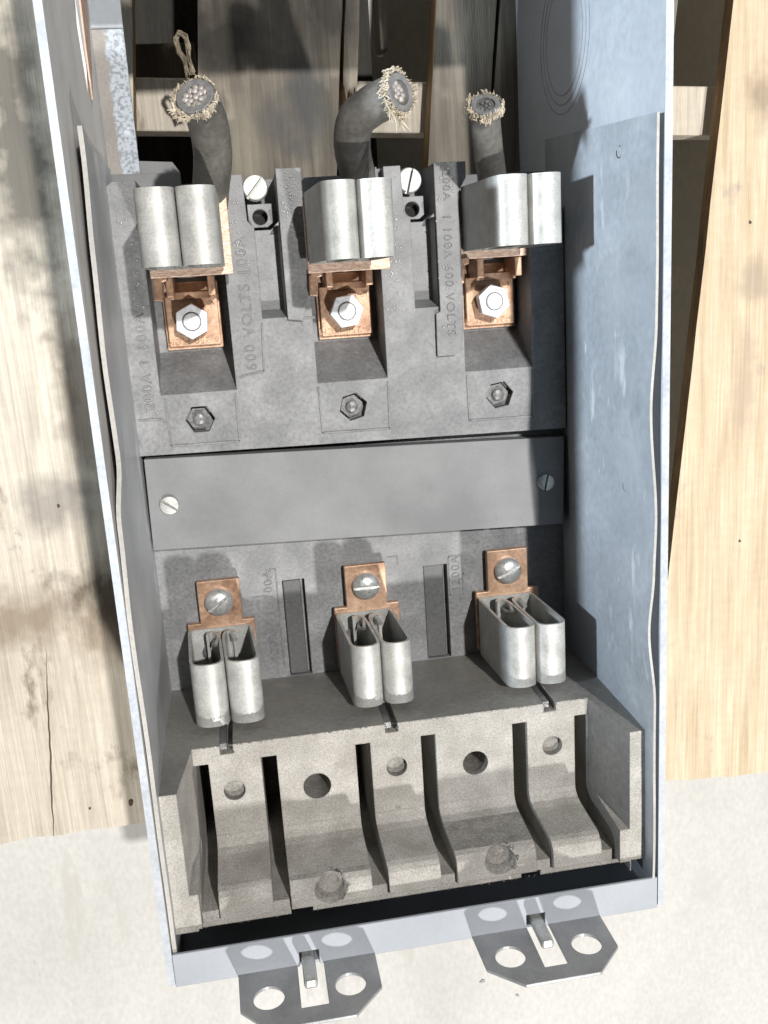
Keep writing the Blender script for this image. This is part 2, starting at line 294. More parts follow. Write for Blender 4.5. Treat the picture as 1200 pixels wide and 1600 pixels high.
def letters(name, me, mat, parent):
    """one part per raised letter: split the text mesh into its loose pieces"""
    n = len(me.vertices); root = list(range(n))
    def find(a):
        while root[a] != a: root[a] = root[root[a]]; a = root[a]
        return a
    for e in me.edges:
        a, b = find(e.vertices[0]), find(e.vertices[1])
        if a != b: root[a] = b
    groups = {}
    for p in me.polygons: groups.setdefault(find(p.vertices[0]), []).append(p)
    for ps in groups.values():
        idx = {}; mb = MB()
        for p in ps:
            for v in p.vertices:
                if v not in idx: idx[v] = len(mb.v); mb.v.append(tuple(me.vertices[v].co))
            mb.f.append(tuple(idx[v] for v in p.vertices)); mb.mi.append(0)
        part(name, mb, mat, parent)
def copy_part(o, parent, d):
    c = o.copy(); COL.objects.link(c); c.parent = parent; c.location = Vector(o.location) + Vector(d)
    for ch in list(o.children):
        e = ch.copy(); COL.objects.link(e); e.parent = c
    return c
def hexpts(cx, cy, r, rot=0): return [(cx + r * math.cos(rot + PI / 3 * i), cy + r * math.sin(rot + PI / 3 * i)) for i in range(6)]
def circ(cx, cy, r, n=28): return [(cx + r * math.cos(2 * PI * i / n), cy + r * math.sin(2 * PI * i / n)) for i in range(n)]

def slotted_screw(parent, cx, cy, z, r, h, ang, mat='steel', dome=True):
    mb = MB(); prof = [(r, z), (r, z + h * .45)]
    if dome: prof += [(r * math.cos(t), z + h * .45 + h * .55 * math.sin(t)) for t in (.3, .6, .9, 1.2, 1.45)]
    else: prof += [(r * .93, z + h * .95), (r * .88, z + h)]
    mb.lathe(cx, cy, prof, 32)
    c = MB(); w = r * .11; ux, uy = math.cos(ang), math.sin(ang)
    q = [(cx + ux * a * 1.3 * r - uy * b * w, cy + uy * a * 1.3 * r + ux * b * w) for a, b in ((-1, -1), (1, -1), (1, 1), (-1, 1))]
    c.prism(q, z + h * (.55 if dome else .15), z + h + 1)
    return part('screw', boolean(mb, [c]), mat, parent, smooth=35)

# ================================================================== THE SETTING
fl = MB(); fl.add([(-900, -900, -18), (900, -900, -18), (900, 900, -18), (-900, 900, -18)], [(0, 1, 2, 3)])
o = part('concrete_floor', fl, 'concrete', origin=(0, 0, -18)); o['kind'] = 'structure'
o['label'] = 'pale rough concrete floor under the pallet'

# ================================================================== WOODEN PALLET (planks run at a slight angle to the box)
pallet = thing('wooden_pallet', 'wooden pallet of weathered and yellow pine planks lying under the grey metal box', 'pallet', (10, 12, -18))
def plank(left, right, end0, end1, z1, th, mats, jag=.12, seed=1, label=None, warp=0.05, sk=.1):
    """left/right: edge x at y=0, along direction (ROT,1); end0/end1: y of the ends."""
    rnd = random.Random(seed); n = 14; m = 34; vs = []; fs = []; mi = []
    def pt(u, t):
        y0 = end0 + (rnd.uniform(-jag, jag) if t == 0 else 0); y = y0 + (end1 - end0) * t
        x = left + (right - left) * u
        e = (0.012 * math.sin(y * .7 + seed) + 0.03 * mnoise.noise(Vector((seed, y * .8, 0)))) * (-1 if u == 0 else 1 if u == 1 else 0)
        zz = z1 + warp * math.sin(u * PI) + .04 * mnoise.noise(Vector((x * .5, y * .2, seed)))
        return (x + e + ROT * y, y - sk * (x - left), zz)
    for j in range(m + 1):
        for i in range(n + 1): vs.append(pt(i / n, j / m))
    top = len(vs); vs += [(x, y, z1 - th) for x, y, z in vs]
    W1 = n + 1
    for j in range(m):
        for i in range(n):
            a = j * W1 + i; fs.append((a, a + 1, a + 1 + W1, a + W1)); mi.append(0)
            a += top; fs.append((a + W1, a + 1 + W1, a + 1, a)); mi.append(0)
        a = j * W1; fs.append((a, a + W1, a + W1 + top, a + top)); mi.append(1)
        a += n; fs.append((a + W1, a, a + top, a + W1 + top)); mi.append(1)
    for i in range(n):
        fs.append((i, i + top, i + 1 + top, i + 1)); mi.append(2)
        a = m * W1 + i; fs.append((a + 1, a + 1 + top, a + top, a)); mi.append(2)
    mb = MB(); mb.v = vs; mb.f = fs; mb.mi = mi
    return part('plank', mb, mats, pallet, label=label)
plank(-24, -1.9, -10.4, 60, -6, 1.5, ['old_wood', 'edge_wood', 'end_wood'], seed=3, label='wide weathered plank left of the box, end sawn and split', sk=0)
plank(1.14, 7.95, -9, 60, -6, 1.5, ['mid_wood', 'edge_wood', 'end_wood'], seed=5, jag=.05, label='grey stained plank behind the cut cables')
plank(8.22, 8.9, 27.9, 60, -6.02, 1.4, ['mid_wood', 'edge_wood', 'end_wood'], seed=6, jag=.45, label='narrow split strip of plank')
plank(12.72, 15.75, -9, 60, -6, 1.5, ['mid_wood', 'edge_wood', 'end_wood'], seed=8, label='plank behind the right cable')
plank(15.95, 25.3, -9, 60, -6.1, 1.4, ['mid_wood', 'edge_wood', 'end_wood'], seed=9, label='shaded plank under the right side of the box')
plank(28.42, 42, -12.55, 60, -6, .95, ['new_wood', 'edge_wood', 'end_wood'], seed=11, label='fresh yellow plank right of the box with sawn end', sk=.05)
for (y0, w, z1, th, m_) in ((29.15, 2.5, -7.56, 1.6, 'old_wood'), (-2, 3, -7.56, 1.6, 'old_wood')):
    mb = MB(); mb.hexa([(-25, y0 + 1.2 - w, z1 - th), (45, y0 - 1.9 - w, z1 - th), (45, y0 - 1.9, z1 - th), (-25, y0 + 1.2, z1 - th), (-25, y0 + 1.2 - w, z1), (45, y0 - 1.9 - w, z1), (45, y0 - 1.9, z1), (-25, y0 + 1.2, z1)])
    part('stringer', mb, m_, pallet, bevel=.08)
mb = MB(); mb.box(-6, 4.1, 29.3, 31.2, -12, -9.6); part('stringer', mb, 'dark_wood', pallet, bevel=.1)
for x0, x1 in ((-5, 6.5), (8.3, 14.4)):  # dark planks added to paint the shade on the floor below
    mb = MB(); mb.box(x0, x1, 4, 60, -17.9, -16.6); part('plank', mb, 'gap_shade', pallet, bevel=.1, label='near-black added plank standing in for shade below the pallet gaps')
mb = MB(); mb.box(13.45, 13.85, 30.2, 40, -9.4, -7.7); part('splinter_strip', mb, 'mid_wood', pallet, bevel=.04)
# nail holes and knots as small pits in the planks
for (x, y, r) in ((33.0, 20.6, .08), (32.95, 2.54, .08), (-5.16, 8.45, .09), (-3.64, -9.0, .16), (-5.9, -9.0, .07)):
    mb = MB(); n = 11; rr = random.Random(int(x * 10))
    mb.prism([(x + r * rr.uniform(.6, 1.1) * math.cos(2 * PI * i / n), y + r * rr.uniform(.7, 1.4) * math.sin(2 * PI * i / n)) for i in range(n)], -6.2, -5.93); part('nail_hole', mb, 'rusty', pallet)
# long drying crack in the left plank
mb = MB(); pts = []
for i in range(40):
    t = i / 39; y = -10.4 + t * 11.6; pts.append((-6.98 + ROT * y + .1 * mnoise.noise(Vector((y, 0, 3))), y, .05 * math.sin(PI * min(1, t * .9 + .12))))
vs = [(x - w, y, -5.935) for x, y, w in pts] + [(x + w, y, -5.935) for x, y, w in pts]; n = len(pts)
mb.add(vs, [(i, i + n, i + n + 1, i + 1) for i in range(n - 1)])
mb.add([(x, y, z - .12) for x, y, z in vs], [(i, i + 1, i + n + 1, i + n) for i in range(n - 1)])
part('drying_crack', mb, 'rusty', pallet)

# ================================================================== METAL ENCLOSURE
enc = thing('electrical_enclosure', 'open grey blue sheet metal switch box with bent side liners, seen from above', 'metal box', (10, 12, -2.2))
YE = -7.75; ZR = 10.81
mb = MB(); mb.prism([(-.08, YE), (20.08, YE), (20.08, 23.3), (3.0, 23.3), (3.0, 24.0), (-.08, 24.0)], -2.0, -1.8); part('back_panel', mb, 'bar', enc)
# remaining strip of the back at the upper left
mb = MB(); mb.prism([(-.08, 24.003), (1.25, 24.003), (1.25, 29.9), (-.08, 29.9)], -2.0, -1.8)
part('back_flange', mb, 'zinc', enc)
mb = MB(); mb.prism([(29.9, -2.0), (40, -3.6), (40, -3.4), (30.0, -1.8)], -.33, 1.25, 'x'); part('bent_flange', mb, 'paint', enc)
mb = MB(); mb.prism([(1.25, 24.0), (3.0, 24.0), (2.7, 24.45), (1.25, 24.55)], -2.3, -1.95); part('back_edge', mb, 'bar', enc)
# left wall with a knockout slit
wl = MB(); wl.box(-.33, -.08, YE - .0, 60, -5.95, ZR - .012)
slit = MB(); slit.prism([(26.6, 2.25), (28.2, 1.35), (30.2, .55), (34, .2), (34, 4.2), (30.2, 3.3), (28.2, 2.75)], -1, 1, 'x')
part('side_wall', boolean(wl, [slit]), 'left_wall_paint', enc, label='left side wall of the box')
mb = MB(); mb.prism([(26.4, 1.9), (28.2, .7), (30.2, -.2), (34, -.6), (34, 2.0), (30.2, 1.9), (28.2, 2.0)], -.02, .06, 'x'); part('knockout_flap', mb, 'rust', enc, bevel=.02)
mb = MB(); mb.box(-.345, -.065, YE, 60, ZR - .012, ZR); part('rim', mb, 'rim', enc)
mb = MB(); mb.box(20.08, 20.33, YE, 60, -5.95, ZR - .012); part('side_wall', mb, 'paint', enc, label='right side wall of the box with ringed knockout')
mb = MB(); mb.box(20.065, 20.345, YE, 60, ZR - .012, ZR); part('rim', mb, 'rim', enc)
for R_ in (2.3, 2.68, 3.07):
    pts = [(20.075, 28.46 + R_ * math.cos(a), .83 + R_ * math.sin(a)) for a in [2 * PI * i / 60 for i in range(61)]]
    mb = MB(); mb.tube(pts, .016, 6); part('knockout_ring', mb, 'groove', enc)
mb = MB(); mb.box(-.08, 20.08, 33.4, 33.6, -5.95, ZR - .15); part('end_wall', mb, 'paint', enc)
# liner sheets, bent inward and wavy along their free edge
def interp(tab, y):
    tab = sorted(tab)
    if y <= tab[0][0]: return tab[0][1]
    for (a, p), (b, q) in zip(tab, tab[1:]):
        if y <= b:
            t = (y - a) / (b - a); t = t * t * (3 - 2 * t); return p + (q - p) * t
    return tab[-1][1]
def liner(side, tab, ztab, ytop, ycut, label):
    n, m = 90, 14; vs = []; fs = []; x0 = .0 if side < 0 else 20.0; th = .16 if side < 0 else .1
    for lay in (0, 1):
        for j in range(n + 1):
            for i in range(m + 1):
                v = i / m; yt = ytop + ycut * v; y = -7.4 + (yt + 7.4) * j / n
                z = -1.7 + (interp(ztab, y) + 1.7) * v
                off = interp(tab, y) * max(0, (v - .25) / .75) ** 2.2 + (.03 * mnoise.noise(Vector((y * .3, z * .4, side))) + .02 if 0 < i else 0)
                off += (0 if lay else -th) + .0
                vs.append((x0 + (off if side < 0 else -off), y, z))
    W1 = m + 1; T = (n + 1) * W1; mi = []
    for j in range(n):
        for i in range(m):
            a = j * W1 + i; fs += [(a, a + 1, a + 1 + W1, a + W1), (a + T + W1, a + T + 1 + W1, a + T + 1, a + T)]; mi += [0, 0]
        a = j * W1 + m; fs.append((a, a + T, a + T + W1, a + W1)); mi.append(1)
        a = j * W1; fs.append((a + W1, a + W1 + T, a + T, a)); mi.append(1)
    for i in range(m):
        for a in (i, n * W1 + i): fs.append((a, a + 1, a + 1 + T, a + T)); mi.append(1)
    mb = MB(); mb.v = vs; mb.f = fs; mb.mi = mi
    return part('liner_sheet', mb, ['liner' if side > 0 else 'liner_bounce_lit', 'liner_edge'], enc, smooth=40, label=label)
liner(-1, [(24, .42), (20, .40), (16.5, .34), (13.3, .42), (10.9, .16), (7.5, .06), (4, .12), (0, .12), (-7, .1)], [(24, 9.3), (19, 10.1), (13, 10.5), (-8, 10.6)], 24.2, 0.0, 'left liner sheet')
liner(1, [(24, .2), (16.6, .22), (13.4, .40), (9.4, .16), (7, .24), (4.6, .40), (1.6, .17), (-3, .14)], [(24, 10.78), (-8, 10.78)], 24.7, -1.0, 'right liner sheet')
for (y, z) in ((22.9, 7.2), (16.3, 7.8), (9.9, 7.8), (2.5, 7.8)):
    mb = MB(); pts = [(19.93 - .0, y + .22 * math.cos(a), z + .26 * math.sin(a)) for a in [2 * PI * i / 16 for i in range(14)]]; mb.tube(pts, .028, 5); part('rivet_mark', mb, 'hole', enc)
# end wall, folded lip, two upright tabs with holes, two pegs
mb = MB(); mb.box(-.08, 20.08, YE - .12, YE + .0, -5.95, ZR - .15); part('end_wall', mb, 'endpaint', enc)
mb = MB(); mb.box(-.06, 20.05, YE - .12, YE + 1.36, ZR - .15, ZR - .02)
cut = [MB().box(xa, xb, YE - .5, YE + .55, 10, 12) for xa, xb in ((4.85, 5.65), (14.3, 15.1))]
part('folded_lip', boolean(mb, cut), 'endpaint', enc, bevel=.03)
def tab(x0, pts, holes, slot, label):
    mb = MB(); mb.prism([(x, z) for x, z in pts], YE - .16, YE - .02, 'y')
    cs = [MB().prism(circ(hx, hz, .60, 32), YE - 1, YE + 1, 'y') for hx, hz in holes] + [MB().box(slot[0], slot[1], YE - 1, YE + 1, slot[2], slot[3])]
    return part('hinge_tab', boolean(mb, cs), 'tab', enc, label=label, bevel=.02)
tab(0, [(2.37, 10.2), (7.9, 10.2), (7.9, 12.68), (6.75, 13.9), (3.5, 13.9), (2.45, 12.75)], [(3.55, 12.3), (6.72, 12.28)], (4.75, 5.8, 10.4, 13.1), 'left upright tab with two round holes and a slot')
tab(0, [(11.95, 10.2), (17.5, 10.2), (17.5, 12.7), (16.3, 13.9), (13.3, 13.9), (12.05, 12.75)], [(13.15, 12.28), (16.33, 12.28)], (14.3, 15.25, 10.4, 13.15), 'right upright tab with two round holes and a slot')
for cx in (5.2, 14.72):
    mb = MB(); mb.box(cx - .27, cx + .27, YE + .03, YE + .42, 10.1, 12.3); part('peg', mb, 'steel', enc, bevel=.12)

# ================================================================== UPPER TERMINAL BLOCK
ub = thing('upper_terminal_block', 'dark grey moulded fuse block with three pockets in the upper half of the box', 'fuse block', (10, 17.5, -1.8))
base = MB(); base.prism([(0, 11.75), (19.9, 11.35), (19.9, 21.5), (18.25, 21.5), (18.25, 22.4), (15.6, 22.4), (15.6, 23.55), (.25, 23.4), (0, 23.2)], -1.8, .9)
cut = []
for x0, x1 in ((1.22, 4.56), (8.2, 11.42), (15.08, 18.3)):
    c = MB(); c.prism([(14.38, .9), (14.38, 1.6), (25, 1.6), (25, -1.5), (16.1, -1.5)], x0, x1, 'x'); cut.append(c)
for dx in (0, 6.88):
    cut.append(MB().hexa([(6.02 + dx, 17.75, -.15), (7.04 + dx, 17.75, -.15), (7.04 + dx, 21.3, -.15), (6.02 + dx, 21.3, -.15),
                          (5.98 + dx, 17.3, 1.2), (7.08 + dx, 17.3, 1.2), (7.08 + dx, 21.3, 1.2), (5.98 + dx, 21.3, 1.2)]))
    cut.append(MB().prism([(5.72 + dx, 21.55), (6.02 + dx, 21.2), (6.75 + dx, 21.2), (7.1 + dx, 21.5), (7.1 + dx, 24.5), (5.62 + dx, 24.5)], -1.35, 1.7))
    cut.append(MB().box(8.12 + dx, 9.3 + dx, 22.3, 24.6, .3, 1.8))
for cx, r in ((2.83, 0), (9.75, .25), (16.68, .15)):
    cut.append(MB().prism(hexpts(cx, 13.19, .66, r), .35, 1.6))
for dx in (0, 6.88):
    cut.append(MB().box(4.6 + dx, 4.9 + dx, 22.9, 24.5, .2, 1.8))
me = boolean(base, cut)
body = MB(); body.v = [tuple(v.co) for v in me.vertices]; body.f = [tuple(p.vertices) for p in me.polygons]; body.mi = [0] * len(body.f)
# raised ridges and moulding seams standing on the top face
rb = MB(); rb.prism([(7.1, 17.3), (7.75, 17.2), (8.17, 18.6), (8.17, 23.6), (7.1, 23.6)], .905, 1.12); part('raised_rib', rb, 'casting', ub); rb = MB()
rb.prism([(13.75, 15.2), (14.6, 15.2), (14.9, 15.4), (15.05, 17.1), (15.05, 20.1), (14.98, 22.2), (15.4, 22.9), (15.4, 23.55), (13.98, 23.55), (13.98, 17.2), (13.78, 17.1)], .905, 1.12); part('raised_rib', rb, 'casting', ub); sm_ = MB()
def seam(pts, w=.045, h=.04, z=.9):
    for (x0, y0), (x1, y1) in zip(pts, pts[1:]):
        dx, dy = x1 - x0, y1 - y0; l = math.hypot(dx, dy); nx, ny = -dy / l * w, dx / l * w
        sm_.prism([(x0 + nx, y0 + ny), (x0 - nx, y0 - ny), (x1 - nx, y1 - ny), (x1 + nx, y1 + ny)], z - .05, z + h)
for x0, x1 in ((1.4, 4.5), (8.22, 11.42), (15.15, 18.3)):
    seam([(x0, 14.2), (x0 + .03, 12.1), (x1 - .03, 12.05), (x1, 14.2)])
seam([(.15, 13.35), (1.1, 13.35), (1.35, 13.1)]); seam([(5.05, 15.0), (5.85, 15.1), (5.95, 17.2)]); seam([(4.75, 14.9), (5.05, 15.0)])
seam([(8.3, 17.3), (7.75, 17.3), (7.75, 17.0)])
part('casting', body, 'casting', ub); part('moulding_seam', sm_, 'casting', ub, kind='stuff')
for s, x, y, ang, size in (("600 VOLTS 100A", 5.36, 15.15, PI / 2, .68), ("200A 1 100A", .72, 13.75, PI / 2, .66), ("1 100A 600 VOLTS", 14.45, 21.4, -PI / 2, .56)):
    letters('raised_letter', text_mesh(s, x, y, .9 if x < 14 else 1.12, size, ang, .035), 'casting', ub)
letters('raised_letter', text_mesh("200A", 14.5, 23.2, 1.12, .5, -PI / 2, .03), 'casting', ub)
mb = MB(); rnd = random.Random(9)
def bead(x, y, z, r):
    n = 7; a0 = rnd.uniform(0, 6)
    rr = [r * rnd.uniform(.7, 1.3) for _ in range(n)]
    vs = [(x + rr[i] * math.cos(a0 + 2 * PI * i / n), y + rr[i] * math.sin(a0 + 2 * PI * i / n), z) for i in range(n)] + [(x + .6 * rr[i] * math.cos(a0 + 2 * PI * i / n), y + .6 * rr[i] * math.sin(a0 + 2 * PI * i / n), z + r * .45) for i in range(n)] + [(x, y, z + r * .6)]
    mb.add(vs, [(i, (i + 1) % n, (i + 1) % n + n, i + n) for i in range(n)] + [(i + n, (i + 1) % n + n, 2 * n) for i in range(n)] + [tuple(range(n - 1, -1, -1))])
for cx, cy, z, w, h, k in ((5.2, 20.8, .9, .4, 2.2, 45), (7.6, 22.2, 1.12, .38, 1.2, 45), (11.9, 21.3, .9, .4, 1.8, 45), (14.5, 22.8, 1.12, .35, .8, 30), (.75, 14.2, .9, .3, .6, 16), (.7, 19.0, .9, .25, 3, 22), (12.1, 18.5, .9, .5, 1.6, 40), (14.4, 18.5, 1.12, .4, 3, 30)):
    for _ in range(k): bead(cx + max(-w, min(w, rnd.gauss(0, w * .6))), cy + max(-h, min(h, rnd.gauss(0, h * .5))), z - .002, rnd.uniform(.03, .075))
part('varnish_beads', mb, 'gloss', ub, smooth=180, kind='stuff')
# screws, drilled brackets, hex nuts sunk in their recesses
for cx, ang in ((6.2, .85), (13.02, 1.3)):
    s_ = slotted_screw(ub, cx, 22.95, .05, .56, .42, ang, 'tin', dome=False)
for dx in (0, 6.83):
    mb = MB(); mb.prism([(5.80 + dx, 22.3), (5.80 + dx, 21.6), (5.98 + dx, 21.32), (6.62 + dx, 21.32), (6.86 + dx, 21.5), (6.86 + dx, 22.3)], -.6, -.05)
    part('drilled_bracket', boolean(mb, [MB().cyl(6.32 + dx, 21.75, -2, 1, .34, 24)]), 'casting', ub)
    mb = MB(); mb.cyl(6.32 + dx, 21.75, -1.3, -.61, .36, 20); part('hole_bottom', mb, 'hole', ub)
for cx, r in ((2.83, 0), (9.75, .25), (16.68, .15)):
    mb = MB(); mb.prism(hexpts(cx - .05, 13.19, .54, r), .36, .62); nut = part('sunk_nut', mb, 'dark_nut', ub)
    mb = MB(); mb.lathe(cx - .05, 13.19, [(.27, .62), (.27, .8), (.2, .84)], 20); part('bolt_end', mb, 'dark_nut', nut, smooth=40)
# copper lugs with hexagon nuts
def copper_lug(dx, rot):
    mb = MB(); mb.box(1.62 + dx, 4.2 + dx, 16.2, 19.2, -1.5, -1.22)
    lug = part('copper_lug', mb, 'copper', ub, bevel=.03)
    mb = MB(); mb.box(1.74 + dx, 4.08 + dx, 16.36, 18.6, -1.215, -.9); part('lug_plate', mb, 'copper', lug, bevel=.04)
    for xx in (1.95, 3.75):
        mb = MB(); mb.box(xx + dx, xx + .33 + dx, 18.55, 19.4, -1.2, .55); part('lug_post', mb, 'copper', lug, bevel=.05)
    # curved saddle
    mb = MB(); n = 14; th = .16
    for sgn in (0,):
        outer = [(3.02 + dx + .95 * math.cos(PI + PI * i / n), -.05 + .75 * math.sin(PI + PI * i / n)) for i in range(n + 1)]
        inner = [(3.02 + dx + (.95 - th) * math.cos(PI + PI * i / n), -.05 + (.75 - th) * math.sin(PI + PI * i / n)) for i in range(n + 1)]
        mb.prism(outer + inner[::-1], 18.45, 18.75, 'y')
    part('lug_saddle', mb, 'copper', lug, smooth=40)
    mb = MB(); mb.prism(hexpts(2.88 + dx, 17.46, .80, rot), -.62, -.02)
    nut = part('hex_nut', mb, 'white_nut', lug, bevel=.05)
    mb = MB(); mb.lathe(2.88 + dx, 17.46, [(.43, -.05), (.43, -.012)], 28); part('thread_gap', mb, 'dark_nut', lug)
    mb = MB(); mb.lathe(2.88 + dx, 17.46, [(.38, -.1), (.37, .03), (.34, .05)], 28); part('bolt_end', mb, 'white_nut', lug, smooth=40)
    mb = MB(); mb.cyl(2.88 + dx, 17.46, -.9, -.6, .62, 24); part('washer', mb, 'copper', lug)
    part('stamped_lettering', text_mesh("6-250 MCM", 4.02 + dx, 16.58, -.9, .42, PI, .012), 'copper', lug, kind='stuff')
    part('stamped_lettering', text_mesh("K M", 4.0 + dx, 18.2, -.9, .46, PI, .012), 'copper', lug, kind='stuff')
copper_lug(0, .45); copper_lug(7.0, .12); copper_lug(13.95, .72)

# fuse clips: a tinned strip bent into two open boxes side by side
def clip_mesh(x0, x1, y0, y1, z0, z1, skew=0.0, t=.13):
    cx = (x0 + x1) / 2; a = (cx - .08 - x0) / 2; b = min(.62, a * .95)
    P = []
    fing = [(cx - .62, z0 + .95), (cx - .60, z0 + .6), (cx - .42, z0 + .48), (cx - .24, z0 + .6), (cx - .13, z0 + 1.0), (cx - .08, z0 + 1.7)]
    P += fing; P += [(cx - .08, z1 - b - .2)]
    c = (x0 + cx - .08) / 2
    for i in range(0, 13):
        th = PI * i / 12; cc, ss = math.cos(th), math.sin(th)
        P.append((c + a * math.copysign(abs(cc) ** .8, cc), z1 - b + b * ss ** .8))
    P += [(x0, z1 - b - .3), (x0, z0 + .3), (x0 + .05, z0 + .1), (x0 + .22, z0)]
    Q = [(2 * cx - x, z) for x, z in P][::-1]
    P = P + Q
    n = len(P); L = []; Rr = []
    for i, (x, z) in enumerate(P):
        xa, za = P[max(0, i - 1)]; xb, zb = P[min(n - 1, i + 1)]
        dx, dz = xb - xa, zb - za; l = math.hypot(dx, dz) or 1; nx, nz = -dz / l * t / 2, dx / l * t / 2
        L.append((x + nx, z + nz)); Rr.append((x - nx, z - nz))
    vs = []
    for y in (y0, y1):
        for (x, z) in L + Rr: vs.append((x + skew * (z1 - z) * -1, y, z))
    N = 2 * n; fs = []
    for i in range(n - 1):
        fs += [(i, i + 1, i + 1 + N, i + N), (n + i, n + i + N, n + i + 1 + N, n + i + 1), (i, n + i, n + i + 1, i + 1), (i + N, i + 1 + N, n + i + 1 + N, n + i + N)]
    fs += [(0, N, n + N, n), (n - 1, 2 * n - 1, 2 * n - 1 + N, n - 1 + N)]
    mb = MB(); mb.add(vs, fs); return mb
def upper_clip(x0, x1, y0, y1, z0, z1, skew, plate, hook, label):
    p = part('fuse_clip', clip_mesh(x0, x1, y0, y1, z0, z1, skew), 'tin', ub, smooth=40, label=label)
    px0, px1, py0, py1 = plate
    mb = MB(); mb.box(px0, px1, py0, py1, z0 - .42, z0 - .08); part('copper_plate', mb, 'copper_cut', p, bevel=.03)
    # copper tail bent back from the lower left corner
    hx, hy, hz = hook; mb = MB(); prof = [(hy + .55, z0 - .1), (hy + .2, z0 - .12), (hy, z0 - .35), (hy - .12, z0 - .8), (hy - .18, -.2)]
    back = [(y - .0 + .28, z - .3) for y, z in prof]
    pts = []
    for k, (yy, zz) in enumerate(prof[:-1]): pass
    xx = hx
    poly = [(xx + .62, hy + .35), (xx + .25, hy + .32), (xx + .02, hy + .1), (xx - .02, hy - .75), (xx + .35, hy - .8), (xx + .42, hy + .0), (xx + .62, hy + .05)]
    mb.prism(poly, hz - .9, hz); part('copper_tail', mb, 'copper', p, bevel=.05)
    # short copper neck down to the lug
    mb = MB(); mb.box((px0 + px1) / 2 - .8, (px0 + px1) / 2 + .75, py0 + .05, py0 + .6, -1.2, z0 - .45); part('copper_neck', mb, 'copper', p, bevel=.05)
    return p
upper_clip(1.62, 4.45, 19.66, 22.45, 2.45, 7.0, -.02, (1.5, 4.92, 19.36, 22.6), (1.5, 19.2, 1.7), 'left upper fuse clip with sawn copper edge on its right')
upper_clip(8.47, 11.1, 19.55, 22.4, 2.45, 7.0, .075, (8.05, 11.6, 19.18, 22.3), (8.12, 19.0, 1.5), 'middle upper fuse clip')
upper_clip(15.72, 18.4, 19.75, 22.5, .72, 5.2, .11, (15.1, 18.7, 19.42, 22.4), (14.85, 19.15, .9), 'right upper fuse clip, dull on its left side')

# ================================================================== COVER STRIP
cs = thing('cover_strip', 'flat dark grey strip held by two slotted screws across the middle of the box', 'cover strip', (10, 9, .2))
mb = MB(); mb.prism([(.1, 7.39), (19.64, 6.67), (19.75, 10.96), (.18, 11.61)], .2, 1.0); part('strip', mb, 'bar', cs)
slotted_screw(cs, 1.05, 9.44, .98, .44, .2, -.65, 'tin', dome=False)
slotted_screw(cs, 18.77, 8.83, .98, .42, .2, 1.35, 'steel', dome=False)

# ================================================================== LOWER FUSE BASE
lb = thing('lower_fuse_base', 'brown grey fuse base with ribbed broken underside in the lower part of the box', 'fuse block', (10, 1, -1.8))
plate = MB(); plate.box(0, 20, 0, 11.3, -1.8, 0)
cut = [MB().box(5.8, 6.88, -.02 + .05, 4.98, -.5, .5), MB().box(12.75, 13.96, .05, 4.95, -.5, .5)]
me = boolean(plate, cut)
pl = MB(); pl.v = [tuple(v.co) for v in me.vertices]; pl.f = [tuple(p.vertices) for p in me.polygons]; pl.mi = [0] * len(pl.f)
sm2 = MB()
def seam2(pts, z=0, w=.035, h=.03):
    for (x0, y0), (x1, y1) in zip(pts, pts[1:]):
        dx, dy = x1 - x0, y1 - y0; l = math.hypot(dx, dy); nx, ny = -dy / l * w, dx / l * w
        sm2.prism([(x0 + nx, y0 + ny), (x0 - nx, y0 - ny), (x1 - nx, y1 - ny), (x1 + nx, y1 + ny)], z - .05, z + h)
seam2([(5.15, 5.6), (5.15, 5.1), (5.3, 5.0)]); seam2([(5.25, 5.6), (5.55, 5.6), (5.55, .6)]); seam2([(4.3, 4.3), (5.1, 4.3)])
seam2([(14.05, 5.3), (14.75, 5.3), (14.75, 3.3), (14.05, 3.3), (14.05, 5.3)]); seam2([(14.75, 4.35), (15.2, 4.35)]); seam2([(11.0, 5.6), (11.5, 5.6), (11.5, 5.2)])
part('base_plate', pl, 'casting', lb); part('moulding_seam', sm2, 'casting', lb, kind='stuff')
for x0, x1 in ((5.83, 6.85), (12.78, 13.93)):
    mb = MB(); mb.box(x0, x1 - .16, .08, 4.9, -.49, -.14); part('recess_fill', mb, 'recess_shade', lb, bevel=.05)  # inset piece filling the recess, coloured darker to carry its shade
for s, x, y, size in (("1200A  1  100A", 5.15, .9, .60), ("1200A", 14.4, 3.45, .60)):
    letters('raised_letter', text_mesh(s, x, y, 0, size, PI / 2, .03), 'casting', lb)
# ribbed body
blk = MB(); blk.box(0, 20, -6.52, -.003, -1.75, 9.93)
cut = []
c = MB(); c.hexa([(1.22, -4.2, 6.4), (18.75, -4.2, 6.4), (18.75, .6, 6.4), (1.22, .6, 6.4), (.63, -4.6, 11.2), (19.34, -4.6, 11.2), (19.34, .6, 11.2), (.63, .6, 11.2)]); cut.append(c)
c = MB(); c.prism([(-4.15, 6.403), (-4.42, 6.47), (-4.63, 6.7), (-4.72, 7.1), (-4.84, 9.1), (-4.92, 9.33), (-5.1, 9.52), (-5.35, 9.61), (-5.7, 9.63), (-7.2, 9.6), (-7.2, 12), (-4.15, 12)], 1.14, 18.75, 'x'); cut.append(c)
c = MB(); c.prism([(-6.05, 9.62), (-6.2, 9.3), (-7, 9.15), (-7, 12), (-6.05, 12)], 1.0, 19.2, 'x'); cut.append(c)
slots = [(1.17, 1.84), (4.06, 4.73), (8.15, 8.8), (11.05, 11.7), (15.2, 15.88), (18.09, 18.72)]
